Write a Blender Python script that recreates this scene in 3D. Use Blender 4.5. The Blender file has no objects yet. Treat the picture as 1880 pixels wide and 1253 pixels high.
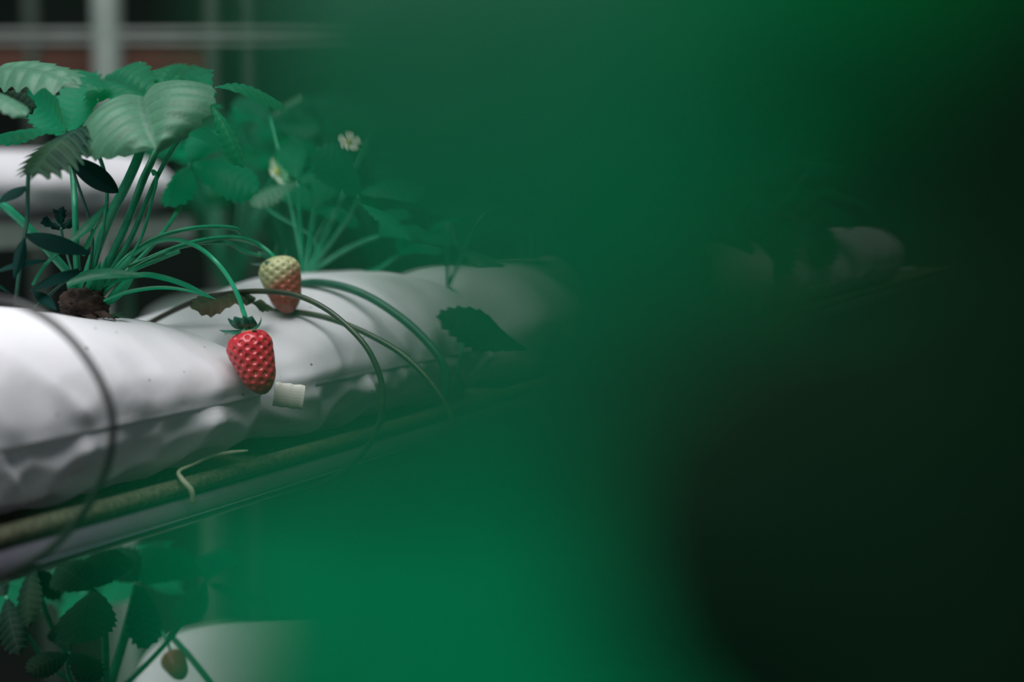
import bpy, math, random
import numpy as np
from mathutils import Vector, Matrix, noise

FOREGROUND = True
DOF = True
PI = math.pi
S = bpy.context.scene
COL = S.collection
random.seed(7)

# ------------------------------------------------------------------ camera
FPX = 50.0 / 36.0 * 1880.0
PITCH = math.atan((626.5 - 350.0) / FPX)
CAM = Vector((0, 0, 1.3))
RT = Vector((1, 0, 0))
FW = Vector((0, math.cos(PITCH), -math.sin(PITCH)))
UP = Vector((0, math.sin(PITCH), math.cos(PITCH)))

cam_data = bpy.data.cameras.new('camera')
cam_data.lens = 50
cam_data.sensor_width = 36
cam_data.clip_start = 0.01
cam_data.dof.use_dof = DOF
cam_data.dof.focus_distance = 0.79
cam_data.dof.aperture_fstop = 2.8
cam = bpy.data.objects.new('camera', cam_data)
COL.objects.link(cam)
cam.location = CAM
cam.rotation_euler = (PI / 2 - PITCH, 0, 0)
S.camera = cam


def P(x, y, d):
    """a point of the place measured on the photograph, d metres along the view axis"""
    return CAM + FW * d + RT * ((x - 940) / FPX * d) + UP * ((626.5 - y) / FPX * d)


def CN(n):
    v = RT * n[0] + UP * n[1] - FW * n[2]
    return v.normalized()


class Row:
    """a straight bench row: s along it, n across it towards the aisle, h up"""
    def __init__(self, origin, deg=27.5):
        a = math.radians(deg)
        self.o = origin
        self.r = Vector((math.sin(a), math.cos(a), 0))
        self.n = Vector((math.cos(a), -math.sin(a), 0))

    def at(self, s, n, h):
        return self.o + self.r * s + self.n * n + Vector((0, 0, h))

    def hit(self, x, y, s):
        """where the sight line through a photo point meets the cross plane at s"""
        d = P(x, y, 1.0) - CAM
        p0 = self.o + self.r * s
        k = (p0 - CAM).dot(self.r) / d.dot(self.r)
        return CAM + d * k


ROW = Row(P(500, 720, 0.80))

# ------------------------------------------------------------------ materials


def new_mat(name):
    m = bpy.data.materials.new(name)
    m.use_nodes = True
    nt = m.node_tree
    nt.nodes.clear()
    out = nt.nodes.new('ShaderNodeOutputMaterial')
    return m, nt, out


def N(nt, kind, **kw):
    n = nt.nodes.new(kind)
    for k, v in kw.items():
        if k in n.inputs.keys():
            n.inputs[k].default_value = v
        else:
            setattr(n, k, v)
    return n


def rgba(c):
    return (c[0], c[1], c[2], 1.0)


def mix_rgb(nt, fac, a, b):
    m = nt.nodes.new('ShaderNodeMix')
    m.data_type = 'RGBA'
    for sock, val in ((m.inputs[0], fac), (m.inputs[6], a), (m.inputs[7], b)):
        if hasattr(val, 'links'):
            nt.links.new(val, sock)
        elif isinstance(val, (int, float)):
            sock.default_value = val
        else:
            sock.default_value = rgba(val)
    return m.outputs[2]


def ramp(nt, val, lo, hi, a=0.0, b=1.0):
    m = nt.nodes.new('ShaderNodeMapRange')
    m.inputs['From Min'].default_value = lo
    m.inputs['From Max'].default_value = hi
    m.inputs['To Min'].default_value = a
    m.inputs['To Max'].default_value = b
    nt.links.new(val, m.inputs['Value'])
    return m.outputs['Result']


def noise_tex(nt, scale, detail=4.0, rough=0.55):
    t = N(nt, 'ShaderNodeTexNoise')
    tc = N(nt, 'ShaderNodeTexCoord')
    nt.links.new(tc.outputs['Object'], t.inputs['Vector'])
    t.inputs['Scale'].default_value = scale
    t.inputs['Detail'].default_value = detail
    t.inputs['Roughness'].default_value = rough
    return t


def plain_mat(name, c1, c2, scale=60, rough=0.5, metallic=0.0, bump=0.0, bscale=200, spec=0.5, coat=0.0):
    m, nt, out = new_mat(name)
    b = N(nt, 'ShaderNodeBsdfPrincipled')
    t = noise_tex(nt, scale)
    nt.links.new(mix_rgb(nt, ramp(nt, t.outputs['Fac'], .35, .65), c1, c2), b.inputs['Base Color'])
    b.inputs['Roughness'].default_value = rough
    b.inputs['Metallic'].default_value = metallic
    b.inputs['Specular IOR Level'].default_value = spec
    b.inputs['Coat Weight'].default_value = coat
    if bump:
        t2 = noise_tex(nt, bscale)
        bp = N(nt, 'ShaderNodeBump')
        bp.inputs['Strength'].default_value = bump
        bp.inputs['Distance'].default_value = 0.001
        nt.links.new(t2.outputs['Fac'], bp.inputs['Height'])
        nt.links.new(bp.outputs['Normal'], b.inputs['Normal'])
    nt.links.new(b.outputs[0], out.inputs[0])
    return m


def leaf_mat(name, top, under, trans, vein, rough=0.5, spec=0.5, tw=0.35, sheen=0.0, patch=None):
    """two-sided leaf: green face, paler underside, light passing through, veins from the blade's own UV"""
    m, nt, out = new_mat(name)
    uv = N(nt, 'ShaderNodeUVMap')
    sp = N(nt, 'ShaderNodeSeparateXYZ')
    nt.links.new(uv.outputs[0], sp.inputs[0])
    pp = N(nt, 'ShaderNodeMath', operation='PINGPONG')
    nt.links.new(sp.outputs[0], pp.inputs[0])
    pp.inputs[1].default_value = 0.5
    side = ramp(nt, pp.outputs[0], 0.02, 0.10, 1, 0)
    ab = N(nt, 'ShaderNodeMath', operation='ABSOLUTE')
    nt.links.new(sp.outputs[1], ab.inputs[0])
    mid = ramp(nt, ab.outputs[0], 0.015, 0.05, 1, 0)
    mx = N(nt, 'ShaderNodeMath', operation='MAXIMUM')
    nt.links.new(side, mx.inputs[0])
    nt.links.new(mid, mx.inputs[1])
    t = noise_tex(nt, 90)
    dark = tuple(c * 0.72 for c in top)
    c = mix_rgb(nt, ramp(nt, t.outputs['Fac'], .3, .7), dark, top)
    if patch:
        t3 = noise_tex(nt, 25, 3)
        c = mix_rgb(nt, ramp(nt, t3.outputs['Fac'], .45, .62), c, patch)
    vs = N(nt, 'ShaderNodeMath', operation='MULTIPLY')
    nt.links.new(mx.outputs[0], vs.inputs[0])
    vs.inputs[1].default_value = 0.7
    c = mix_rgb(nt, vs.outputs[0], c, vein)
    geo = N(nt, 'ShaderNodeNewGeometry')
    c = mix_rgb(nt, geo.outputs['Backfacing'], c, under)
    b = N(nt, 'ShaderNodeBsdfPrincipled')
    nt.links.new(c, b.inputs['Base Color'])
    b.inputs['Roughness'].default_value = rough
    b.inputs['Specular IOR Level'].default_value = spec
    b.inputs['Sheen Weight'].default_value = sheen
    b.inputs['Sheen Roughness'].default_value = 0.4
    bp = N(nt, 'ShaderNodeBump')
    bp.inputs['Strength'].default_value = 0.35
    bp.inputs['Distance'].default_value = 0.0006
    t2 = noise_tex(nt, 420, 3)
    nt.links.new(t2.outputs['Fac'], bp.inputs['Height'])
    nt.links.new(bp.outputs['Normal'], b.inputs['Normal'])
    tr = N(nt, 'ShaderNodeBsdfTranslucent')
    tr.inputs['Color'].default_value = rgba(trans)
    ms = N(nt, 'ShaderNodeMixShader')
    ms.inputs[0].default_value = tw
    nt.links.new(b.outputs[0], ms.inputs[1])
    nt.links.new(tr.outputs[0], ms.inputs[2])
    nt.links.new(ms.outputs[0], out.inputs[0])
    return m


def film_mat(name, col, speck=True):
    """white polythene film: satin, a little light passes, tiny dirt specks"""
    m, nt, out = new_mat(name)
    b = N(nt, 'ShaderNodeBsdfPrincipled')
    t = noise_tex(nt, 9, 5)
    c = mix_rgb(nt, ramp(nt, t.outputs['Fac'], .35, .65), tuple(x * .93 for x in col), col)
    if speck:
        v = N(nt, 'ShaderNodeTexVoronoi')
        tc = N(nt, 'ShaderNodeTexCoord')
        nt.links.new(tc.outputs['Object'], v.inputs['Vector'])
        v.inputs['Scale'].default_value = 75
        c = mix_rgb(nt, ramp(nt, v.outputs['Distance'], .045, .075, 1, 0), c, (.10, .09, .07))
    nt.links.new(c, b.inputs['Base Color'])
    b.inputs['Roughness'].default_value = .42
    b.inputs['Specular IOR Level'].default_value = .35
    bp = N(nt, 'ShaderNodeBump')
    bp.inputs['Strength'].default_value = .25
    bp.inputs['Distance'].default_value = .002
    t2 = noise_tex(nt, 45, 4)
    nt.links.new(t2.outputs['Fac'], bp.inputs['Height'])
    nt.links.new(bp.outputs['Normal'], b.inputs['Normal'])
    tr = N(nt, 'ShaderNodeBsdfTranslucent')
    tr.inputs['Color'].default_value = rgba(col)
    ms = N(nt, 'ShaderNodeMixShader')
    ms.inputs[0].default_value = .10
    nt.links.new(b.outputs[0], ms.inputs[1])
    nt.links.new(tr.outputs[0], ms.inputs[2])
    nt.links.new(ms.outputs[0], out.inputs[0])
    return m


M = {}
M['leaf'] = leaf_mat('strawberry_leaf', (.008, .115, .068), (.006, .16, .085), (.0005, .66, .28), (.006, .07, .042), rough=.5, spec=.18, tw=.52, sheen=.10)
M['leaf_pale'] = leaf_mat('young_strawberry_leaf', (.060, .20, .115), (.06, .20, .115), (.01, .34, .16), (.03, .10, .06), rough=.5, spec=.45, tw=.3, sheen=.25)
M['leaf_dark'] = leaf_mat('old_and_shaded_leaf', (.004, .034, .022), (.010, .06, .038), (.001, .065, .036), (.03, .09, .05), rough=.6, spec=.12, tw=.15, patch=(.018, .055, .026))  # own colour of the old toothed leaf; on shaded leaves it paints the shade
M['leaf_dry'] = leaf_mat('withered_leaf', (.035, .07, .032), (.05, .06, .03), (.03, .09, .03), (.10, .09, .05), rough=.7, spec=.3, tw=.2, patch=(.075, .06, .03))
M['weed'] = leaf_mat('weed_leaf', (.002, .026, .022), (.004, .05, .04), (.001, .06, .04), (.003, .03, .025), rough=.6, spec=.07, tw=.2)
M['blade'] = leaf_mat('grass_blade', (.005, .26, .13), (.008, .28, .14), (.001, .45, .2), (.01, .34, .18), rough=.4, spec=.5, tw=.4)
M['stem'] = plain_mat('green_stem', (.005, .20, .10), (.018, .29, .15), 120, .4, bump=.15, bscale=900)
M['stem_dark'] = plain_mat('dark_stem', (.006, .06, .042), (.012, .10, .06), 120, .45)
M['stalk'] = plain_mat('fruit_stalk', (.006, .30, .14), (.025, .40, .20), 100, .35, bump=.1, bscale=900)
M['sepal'] = leaf_mat('sepal', (.006, .085, .052), (.02, .16, .10), (.002, .12, .07), (.02, .13, .08), rough=.38, spec=.5, tw=.2)
M['crown'] = plain_mat('brown_crown', (.012, .007, .005), (.050, .027, .018), 160, .8, bump=1.0, bscale=260)
M['film'] = film_mat('white_bag_film', (.80, .795, .83))
M['film_far'] = film_mat('white_bag_film_far', (.74, .74, .77), speck=False)
M['tape'] = plain_mat('cream_tape', (.78, .77, .66), (.86, .85, .76), 40, .45)
M['wire'] = plain_mat('dark_hoop_wire', (.020, .022, .014), (.050, .055, .028), 70, .38, spec=.6)
M['wire_black'] = plain_mat('black_hoop_wire', (.012, .012, .013), (.022, .022, .022), 70, .40, spec=.6)
M['pipe_rough'] = plain_mat('dusty_pipe', (.055, .07, .042), (.16, .17, .10), 420, .75, bump=.7, bscale=600)
M['pipe'] = plain_mat('grey_plastic_pipe', (.085, .08, .105), (.11, .105, .13), 20, .22, spec=.8)
M['pipe_glint'] = plain_mat('pale_blue_glint', (.40, .44, .60), (.50, .54, .68), 20, .3)  # pale colour of the pipe's painted highlight
M['steel'] = plain_mat('galvanised_steel', (.20, .25, .225), (.27, .32, .29), 15, .5, metallic=.2)
M['post_dim'] = plain_mat('dark_post', (.05, .075, .06), (.08, .11, .09), 15, .7)  # darker tone that keeps the thin posts faint
M['cable'] = plain_mat('grey_irrigation_line', (.16, .19, .17), (.22, .25, .23), 15, .5)
M['brown'] = plain_mat('brown_timber', (.060, .022, .013), (.11, .045, .026), 5, .8)
M['backwall'] = plain_mat('dark_shade_netting', (.002, .009, .006), (.007, .022, .014), 2.2, .9)
M['floor'] = plain_mat('dark_ground_cover', (.004, .007, .005), (.010, .016, .012), 3, .9)
M['peat'] = plain_mat('peat', (.02, .014, .01), (.05, .035, .025), 80, .9, bump=.8, bscale=200)
M['petal'] = plain_mat('white_petal', (.72, .76, .62), (.80, .82, .70), 60, .55)
M['yellow'] = plain_mat('yellow_flower_eye', (.55, .45, .06), (.62, .52, .10), 300, .6, bump=.5, bscale=900)
M['achene'] = plain_mat('achene', (.40, .10, .035), (.55, .24, .08), 300, .35, spec=.6)
M['achene_pale'] = plain_mat('achene_pale', (.20, .17, .05), (.34, .26, .09), 300, .4)
M['twig'] = plain_mat('pale_dry_runner', (.36, .42, .27), (.50, .54, .38), 80, .6)


def berry_mat(name, neck, body, tip, neck_at, blush=0.0, rough=.24):
    m, nt, out = new_mat(name)
    uv = N(nt, 'ShaderNodeUVMap')
    sp = N(nt, 'ShaderNodeSeparateXYZ')
    nt.links.new(uv.outputs[0], sp.inputs[0])
    t = noise_tex(nt, 110, 3)
    add = N(nt, 'ShaderNodeMath', operation='MULTIPLY_ADD')
    nt.links.new(t.outputs['Fac'], add.inputs[0])
    add.inputs[1].default_value = .17
    nt.links.new(sp.outputs[1], add.inputs[2])
    s2 = N(nt, 'ShaderNodeMath', operation='SINE')
    m2 = N(nt, 'ShaderNodeMath', operation='MULTIPLY')
    nt.links.new(sp.outputs[0], m2.inputs[0])
    m2.inputs[1].default_value = 2 * PI
    nt.links.new(m2.outputs[0], s2.inputs[0])
    a2 = N(nt, 'ShaderNodeMath', operation='MULTIPLY_ADD')
    nt.links.new(s2.outputs[0], a2.inputs[0])
    a2.inputs[1].default_value = blush
    nt.links.new(add.outputs[0], a2.inputs[2])
    f = ramp(nt, a2.outputs[0], neck_at[0], neck_at[1])
    g = ramp(nt, sp.outputs[1], .55, 1.0)
    c = mix_rgb(nt, g, body, tip)
    c = mix_rgb(nt, f, neck, c)
    b = N(nt, 'ShaderNodeBsdfPrincipled')
    nt.links.new(c, b.inputs['Base Color'])
    b.inputs['Roughness'].default_value = rough
    b.inputs['Specular IOR Level'].default_value = .6
    b.inputs['Subsurface Weight'].default_value = .15
    b.inputs['Subsurface Radius'].default_value = (.004, .001, .001)
    b.inputs['Subsurface Scale'].default_value = .5
    nt.links.new(b.outputs[0], out.inputs[0])
    return m


M['ripe'] = berry_mat('ripe_berry_flesh', (.72, .46, .30), (.50, .022, .040), (.36, .012, .024), (.06, .17))
M['half'] = berry_mat('half_ripe_berry_flesh', (.62, .62, .33), (.36, .07, .045), (.27, .03, .025), (.38, .62), blush=.13, rough=.4)

# ------------------------------------------------------------------ object helpers


def link_mesh(name, verts, faces, mat, root=None, parent=None, uvs=None, smooth=True):
    """one mesh object; verts are world points, root is the thing's own origin"""
    o0 = root.location if root is not None else Vector((0, 0, 0))
    if root is None and parent is None:
        o0 = Vector(verts[0]) if isinstance(verts[0], Vector) else Vector(verts[0])
        c = Vector((0, 0, 0))
        for v in verts:
            c += Vector(v)
        c /= len(verts)
        o0 = Vector((c.x, c.y, min(v[2] for v in verts)))
    me = bpy.data.meshes.new(name)
    me.from_pydata([Vector(v) - o0 for v in verts], [], faces)
    if uvs is not None:
        ul = me.uv_layers.new(name='UVMap')
        idx = np.empty(len(me.loops), dtype=np.int32)
        me.loops.foreach_get('vertex_index', idx)
        ul.data.foreach_set('uv', np.asarray(uvs, dtype=np.float32)[idx].ravel())
    if smooth:
        me.polygons.foreach_set('use_smooth', [True] * len(me.polygons))
    me.materials.append(mat)
    me.update()
    o = bpy.data.objects.new(name, me)
    COL.objects.link(o)
    if parent is not None:
        o.parent = parent
    elif root is not None:
        o.parent = root
    else:
        o.location = o0
    return o


def own(o, parent):
    """verts of children of a top-level mesh are measured from its origin"""
    o.parent = parent
    return o


def tag(o, label, cat, group=None, kind=None):
    if label:
        o['label'] = label
    if cat:
        o['category'] = cat
    if group:
        o['group'] = group
    if kind:
        o['kind'] = kind
    return o


def empty(name, loc, label=None, cat=None, group=None):
    o = bpy.data.objects.new(name, None)
    o.empty_display_size = .02
    COL.objects.link(o)
    o.location = loc
    return tag(o, label, cat, group)


def copy_tree(o, parent=None):
    c = o.copy()
    COL.objects.link(c)
    if parent is not None:
        c.parent = parent
    for ch in [x for x in ALL_CHILDREN(o)]:
        copy_tree(ch, c)
    return c


def ALL_CHILDREN(o):
    return [x for x in bpy.data.objects if x.parent is o]


def merge(*parts):
    """join (verts, faces, uvs) pieces of one part"""
    V, F, U = [], [], []
    for v, f, u in parts:
        k = len(V)
        V += list(v)
        F += [tuple(i + k for i in q) for q in f]
        U += list(u) if u is not None else [(0, 0)] * len(v)
    return V, F, U


def spline(pts, n=8):
    """Catmull-Rom through the points"""
    pts = [Vector(p) for p in pts]
    if len(pts) < 3:
        return [pts[0].lerp(pts[-1], i / n) for i in range(n + 1)]
    ext = [pts[0] * 2 - pts[1]] + pts + [pts[-1] * 2 - pts[-2]]
    out = []
    for i in range(1, len(ext) - 2):
        a, b, c, d = ext[i - 1], ext[i], ext[i + 1], ext[i + 2]
        for k in range(n):
            t = k / n
            out.append(.5 * ((2 * b) + (c - a) * t + (2 * a - 5 * b + 4 * c - d) * t * t + (3 * b - a - 3 * c + d) * t ** 3))
    out.append(pts[-1])
    return out


def frames(path):
    T = []
    for i in range(len(path)):
        a = path[max(0, i - 1)]
        b = path[min(len(path) - 1, i + 1)]
        T.append((b - a).normalized())
    u = T[0].orthogonal().normalized()
    out = []
    for t in T:
        u = (u - t * u.dot(t)).normalized()
        out.append((t, u, t.cross(u)))
    return out


def tube(pts, r, sides=10, n=8, hairs=0, hair_len=.0012, seed=0):
    """round stem or wire; r is a number or a list of radii spread along it"""
    path = spline(pts, n)
    fr = frames(path)
    V, F = [], []
    L = len(path)

    def rad(i):
        if isinstance(r, (int, float)):
            return r
        x = i / (L - 1) * (len(r) - 1)
        k = min(int(x), len(r) - 2)
        return r[k] + (r[k + 1] - r[k]) * (x - k)
    for i, p in enumerate(path):
        t, u, w = fr[i]
        for k in range(sides):
            a = 2 * PI * k / sides
            V.append(p + (u * math.cos(a) + w * math.sin(a)) * rad(i))
    for i in range(L - 1):
        for k in range(sides):
            k2 = (k + 1) % sides
            F.append((i * sides + k, i * sides + k2, (i + 1) * sides + k2, (i + 1) * sides + k))
    F.append(tuple(range(sides - 1, -1, -1)))
    F.append(tuple((L - 1) * sides + k for k in range(sides)))
    rng = random.Random(seed)
    for _ in range(hairs):
        i = rng.randrange(L)
        t, u, w = fr[i]
        a = rng.random() * 2 * PI
        d = u * math.cos(a) + w * math.sin(a)
        q = path[i] + t * (rng.random() - .5) * (path[1] - path[0]).length + d * rad(i) * .95
        e = d.cross(t) * .00006
        k = len(V)
        V += [q - e, q + e, q + d * hair_len * rng.uniform(.5, 1.2) + t * hair_len * rng.uniform(-.3, .5)]
        F.append((k, k + 1, k + 2))
    return V, F, [(0.5, 0.5)] * len(V)


def blade(base, tip, normal, width, droop=.5, fold=.1, arch=.3, teeth=8, nu=40, nv=9, tooth=.05, relief=.012,
          shape='leaflet', wave=0.0, seed=0, asym=(1, 1)):
    """a leaf blade from base to tip: outline, toothed rim, veins as relief, bent along and across"""
    base, tip = Vector(base), Vector(tip)
    rng = random.Random(seed)
    ph0 = rng.random() * 6
    L = (tip - base).length

    def W(u):
        u = min(max(u, 0), 1)
        if shape == 'leaflet':
            return 1.18 * (u ** .72) * (max(0, 1 - u ** 3.2)) ** .62
        if shape == 'obovate':
            return 1.5 * (u ** 1.3) * (max(0, 1 - u ** 4)) ** .6
        if shape == 'ovate':
            return 1.45 * (u ** .72) * (max(0, 1 - u ** 2.2)) ** .8
        if shape == 'lance':
            return (math.sin(PI * min(1, u ** .85)) ** .8) if 0 < u < 1 else 0
        if shape == 'strap':
            return (max(0, 1 - u ** 2.5)) * min(1, .55 + u * 3)
        if shape == 'petal':
            return (u ** .6) * (max(0, 1 - u ** 5)) ** .5 * 1.1
        return math.sin(PI * u)
    hw = width * .5
    # centre line
    C = [(0.0, 0.0)]
    th0 = -droop * .5
    ang = []
    for i in range(nu + 1):
        ang.append(th0 + droop * (i / nu))
    y = z = 0.0
    for i in range(nu):
        a = .5 * (ang[i] + ang[i + 1])
        y += math.cos(a) / nu
        z -= math.sin(a) / nu
        C.append((y, z))
    V, U = [], []
    cols = 2 * nv + 1
    for i in range(nu + 1):
        u = i / nu
        w = W(u) * hw / L
        cy, cz = C[i]
        a = ang[i]
        ty, tz = math.cos(a), -math.sin(a)
        ny, nz = math.sin(a), math.cos(a)
        row = [None] * cols
        for sgn in (-1, 1):
            x = zc = 0.0
            for k in range(0, nv + 1):
                v = k / nv
                if k:
                    phi = fold + arch * (v - .5 / nv)
                    x += math.cos(phi) * w / nv
                    zc -= math.sin(phi) * w / nv
                ph = teeth * (u - .42 * v * w) if teeth else 0
                fr = abs((ph % 1.0) - .5) * 2        # 1 on a vein, 0 between
                rim = v ** 5
                push = tooth * rim * (fr - .35) * min(1, u * 5) if teeth else 0
                rel = relief * (1 - fr * fr) * min(1, v * 3) * min(1, u * 4) * (1 - .3 * v)
                wv = wave * math.sin(u * 9 + ph0 + sgn * 1.3) * v * v
                xx, zz = sgn * (x + push * min(1, w * 6 + .2)) * asym[(sgn + 1) // 2], zc + rel + wv
                yy = push * .8
                row[nv + sgn * k] = (Vector((xx, cy + ty * yy + ny * zz, cz + tz * yy + nz * zz)), (ph, sgn * v))
        for p, q in row:
            V.append(p)
            U.append(q)
    F = []
    for i in range(nu):
        for k in range(cols - 1):
            a = i * cols + k
            F.append((a, a + 1, a + cols + 1, a + cols))
    chord = Vector((0, C[-1][0], C[-1][1]))
    cl = chord.length
    ey = chord / cl
    ex = Vector((1, 0, 0))
    ez = ex.cross(ey)
    Ey = (tip - base) / L
    nrm = Vector(normal)
    Ez = (nrm - Ey * nrm.dot(Ey)).normalized()
    Ex = Ey.cross(Ez)
    sc = L / cl
    out = [base + (Ex * p.dot(ex) + Ey * p.dot(ey) + Ez * p.dot(ez)) * sc for p in V]
    return out, F, U


def px_blade(b, t, n, wpx, **kw):
    base, tip = P(*b), P(*t)
    return blade(base, tip, CN(n), wpx / FPX * .5 * (b[2] + t[2]), **kw)


def ribbon(pts, widths, normal, n=8, cup=.25):
    """grass-like strap along a path, slightly channelled"""
    path = spline(pts, n)
    nrm = Vector(normal).normalized()
    V, F, U = [], [], []
    L = len(path)
    for i, p in enumerate(path):
        t = (path[min(L - 1, i + 1)] - path[max(0, i - 1)]).normalized()
        x = t.cross(nrm).normalized()
        nn = x.cross(t)
        f = i / (L - 1) * (len(widths) - 1)
        k = min(int(f), len(widths) - 2)
        w = widths[k] + (widths[k + 1] - widths[k]) * (f - k)
        for j in range(-2, 3):
            q = j / 2
            V.append(p + x * (w * .5 * q) + nn * (cup * w * .5 * (q * q - .5)))
            U.append((.5, q * .9 + .0))
    for i in range(L - 1):
        for j in range(4):
            a = i * 5 + j
            F.append((a, a + 1, a + 6, a + 5))
    return V, F, U


def box(row, s0, s1, n0, n1, h0, h1):
    V = [row.at(s, n, h) for s in (s0, s1) for n in (n0, n1) for h in (h0, h1)]
    F = [(0, 1, 3, 2), (4, 6, 7, 5), (0, 4, 5, 1), (2, 3, 7, 6), (0, 2, 6, 4), (1, 5, 7, 3)]
    return V, F, [(0, 0)] * 8


# ------------------------------------------------------------------ grow bags


def grow_bag(name, row, s0, s1, centre, half, top, bot, mat, label, group, seed=1, lean=0.0, ns=150, nt=96,
             wr=1.0, seam=True, t0=.05, t1=.05):
    """a filled film bag: pillow section with a fold along its side, ends tucked in; top and bot are heights along it"""
    V, F, U = [], [], []

    def endf(s):
        e = 1.0
        if s1 - s < t1:
            x = 1 - (s1 - s) / t1
            e = min(e, max(0, 1 - x ** 3.2) ** .45)
        if s - s0 < t0:
            x = 1 - (s - s0) / t0
            e = min(e, max(0, 1 - x ** 3.2) ** .45)
        return max(e, .02)
    # rings are denser near the ends
    ss = [s0 + (s1 - s0) * (.5 - .5 * math.cos(PI * (i / ns))) * .35 + (s1 - s0) * (i / ns) * .65 for i in range(ns + 1)]
    for i, s in enumerate(ss):
        e = endf(s)
        T, B = top(s) * e, bot(s) * (e ** .7)
        for k in range(nt):
            t = 2 * PI * k / nt
            c, sn = math.cos(t), math.sin(t)
            W = half * (.55 + .45 * e)
            if sn >= 0:
                n = centre + W * math.copysign(abs(c) ** (2 / 2.5), c)
                h = T * abs(sn) ** (2 / 2.2)
            else:
                n = centre + W * math.copysign(abs(c) ** (2 / 3.4), c) - math.copysign(.0022 * min(1, abs(sn) * 8) + .0035 * abs(sn), c)
                h = -B * abs(sn) ** (2 / 2.4)
            # creases: folds that rise from the side seam, and broad sags
            g = 1 - min(1, abs(sn) * 1.05)
            near = min(1, abs(sn) * 7)                       # the fold itself stays straight
            a = noise.noise(Vector((s * 21 + seed * 5 + .5 * t, t * .5 + seed, seed)))
            b = noise.noise(Vector((s * 55, t * 1.2, seed + 4.7)))
            d = noise.noise(Vector((s * 9, t * 1.6, seed + 9.1)))
            m = max(0, noise.noise(Vector((s * 10, t * .5, seed + 17.3))) + .25)
            ridge = (1 - min(1, abs(a) * 3.4)) ** 1.6
            disp = (ridge * .0085 * m * max(0, g) ** 1.3 + b * .0011 * (.1 + g) + d * .0028) * wr * min(1, e * 1.2) * near
            vor = noise.voronoi(Vector((s * 38, t * 2.3, seed * 1.7)))[0][0]
            disp += (vor - .35) * (.0060 if sn < 0 else .0030 * max(0, g)) * near * wr * min(1, e * 1.2)
            if sn < 0:
                disp *= 1.6
            dn = c * disp
            dh = sn * disp
            V.append(row.at(s, n + dn, h + dh))
            U.append((s, t))
    for i in range(ns):
        for k in range(nt):
            k2 = (k + 1) % nt
            F.append((i * nt + k, (i + 1) * nt + k, (i + 1) * nt + k2, i * nt + k2))
    F.append(tuple(range(nt)))
    F.append(tuple(ns * nt + k for k in range(nt - 1, -1, -1)))
    bag = link_mesh(name, V, F, mat, uvs=U)
    tag(bag, label, 'grow bag', group)
    if seam:
        SV, SF = [], []
        idx = [i for i, s in enumerate(ss) if s0 + t0 * .6 < s < s1 - t1 * .35]
        for j, i in enumerate(idx):
            p = V[i * nt]
            q = V[i * nt + 1]
            wig = .0006 * noise.noise(Vector((ss[i] * 60, seed, 2)))
            o1 = p + row.n * (.0006 + wig) + Vector((0, 0, -.0012 + wig))
            SV += [q + row.n * .0004, p + row.n * .0006 + Vector((0, 0, .0002)), o1, p + row.n * -.0008 + Vector((0, 0, -.0022))]
        for j in range(len(idx) - 1):
            for k in range(3):
                SF.append((j * 4 + k, (j + 1) * 4 + k, (j + 1) * 4 + k + 1, j * 4 + k + 1))
        so = link_mesh('side_seam', [v - bag.location for v in SV], SF, mat, root=ZERO, parent=bag)
    return bag


class _Z:
    location = Vector((0, 0, 0))


ZERO = _Z()


def lerp_pts(table):
    def f(s):
        if s <= table[0][0]:
            return table[0][1]
        for (a, x), (b, y) in zip(table, table[1:]):
            if s <= b:
                t = (s - a) / (b - a)
                t = t * t * (3 - 2 * t)
                return x + (y - x) * t
        return table[-1][1]
    return f


G_BAG = 'white grow bags along the front bench'
grow_bag('grow_bag', ROW, -.62, .012, -.082, .083, lerp_pts([(-.3, .058), (-.14, .056), (-.055, .042), (-.01, .036)]),
         lerp_pts([(-.3, .043), (-.05, .041), (0, .037)]), M['film'],
         'nearest white film grow bag, in focus, its tucked end beside the ripe strawberry', G_BAG, seed=2, t1=.05, ns=260, nt=140)
grow_bag('grow_bag', ROW, .020, .292, -.082, .084, lerp_pts([(.02, .030), (.07, .044), (.14, .055), (.22, .055), (.29, .045)]),
         lerp_pts([(.02, .039), (.3, .040)]), M['film'],
         'white grow bag just beyond the ripe strawberry, three dark hoops arching over it', G_BAG, seed=5, t0=.03, t1=.06, ns=200, nt=120)
far_labels = ['white grow bag beyond the dark toothed leaf, mostly hidden by blurred green',
              'white grow bag far down the bench, faint in the gap between blurred leaves',
              'farthest white grow bag, a pale patch shining through the blurred leaf gap']
for (a, b, sd), lb in zip(((.325, .74, 8), (.78, 1.20, 11), (1.24, 1.66, 14)), far_labels):
    grow_bag('grow_bag', ROW, a, b, -.082, .084, lambda s: .055, lambda s: .040, M['film'], lb, G_BAG, seed=sd, ns=60, nt=48, seam=False)

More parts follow.
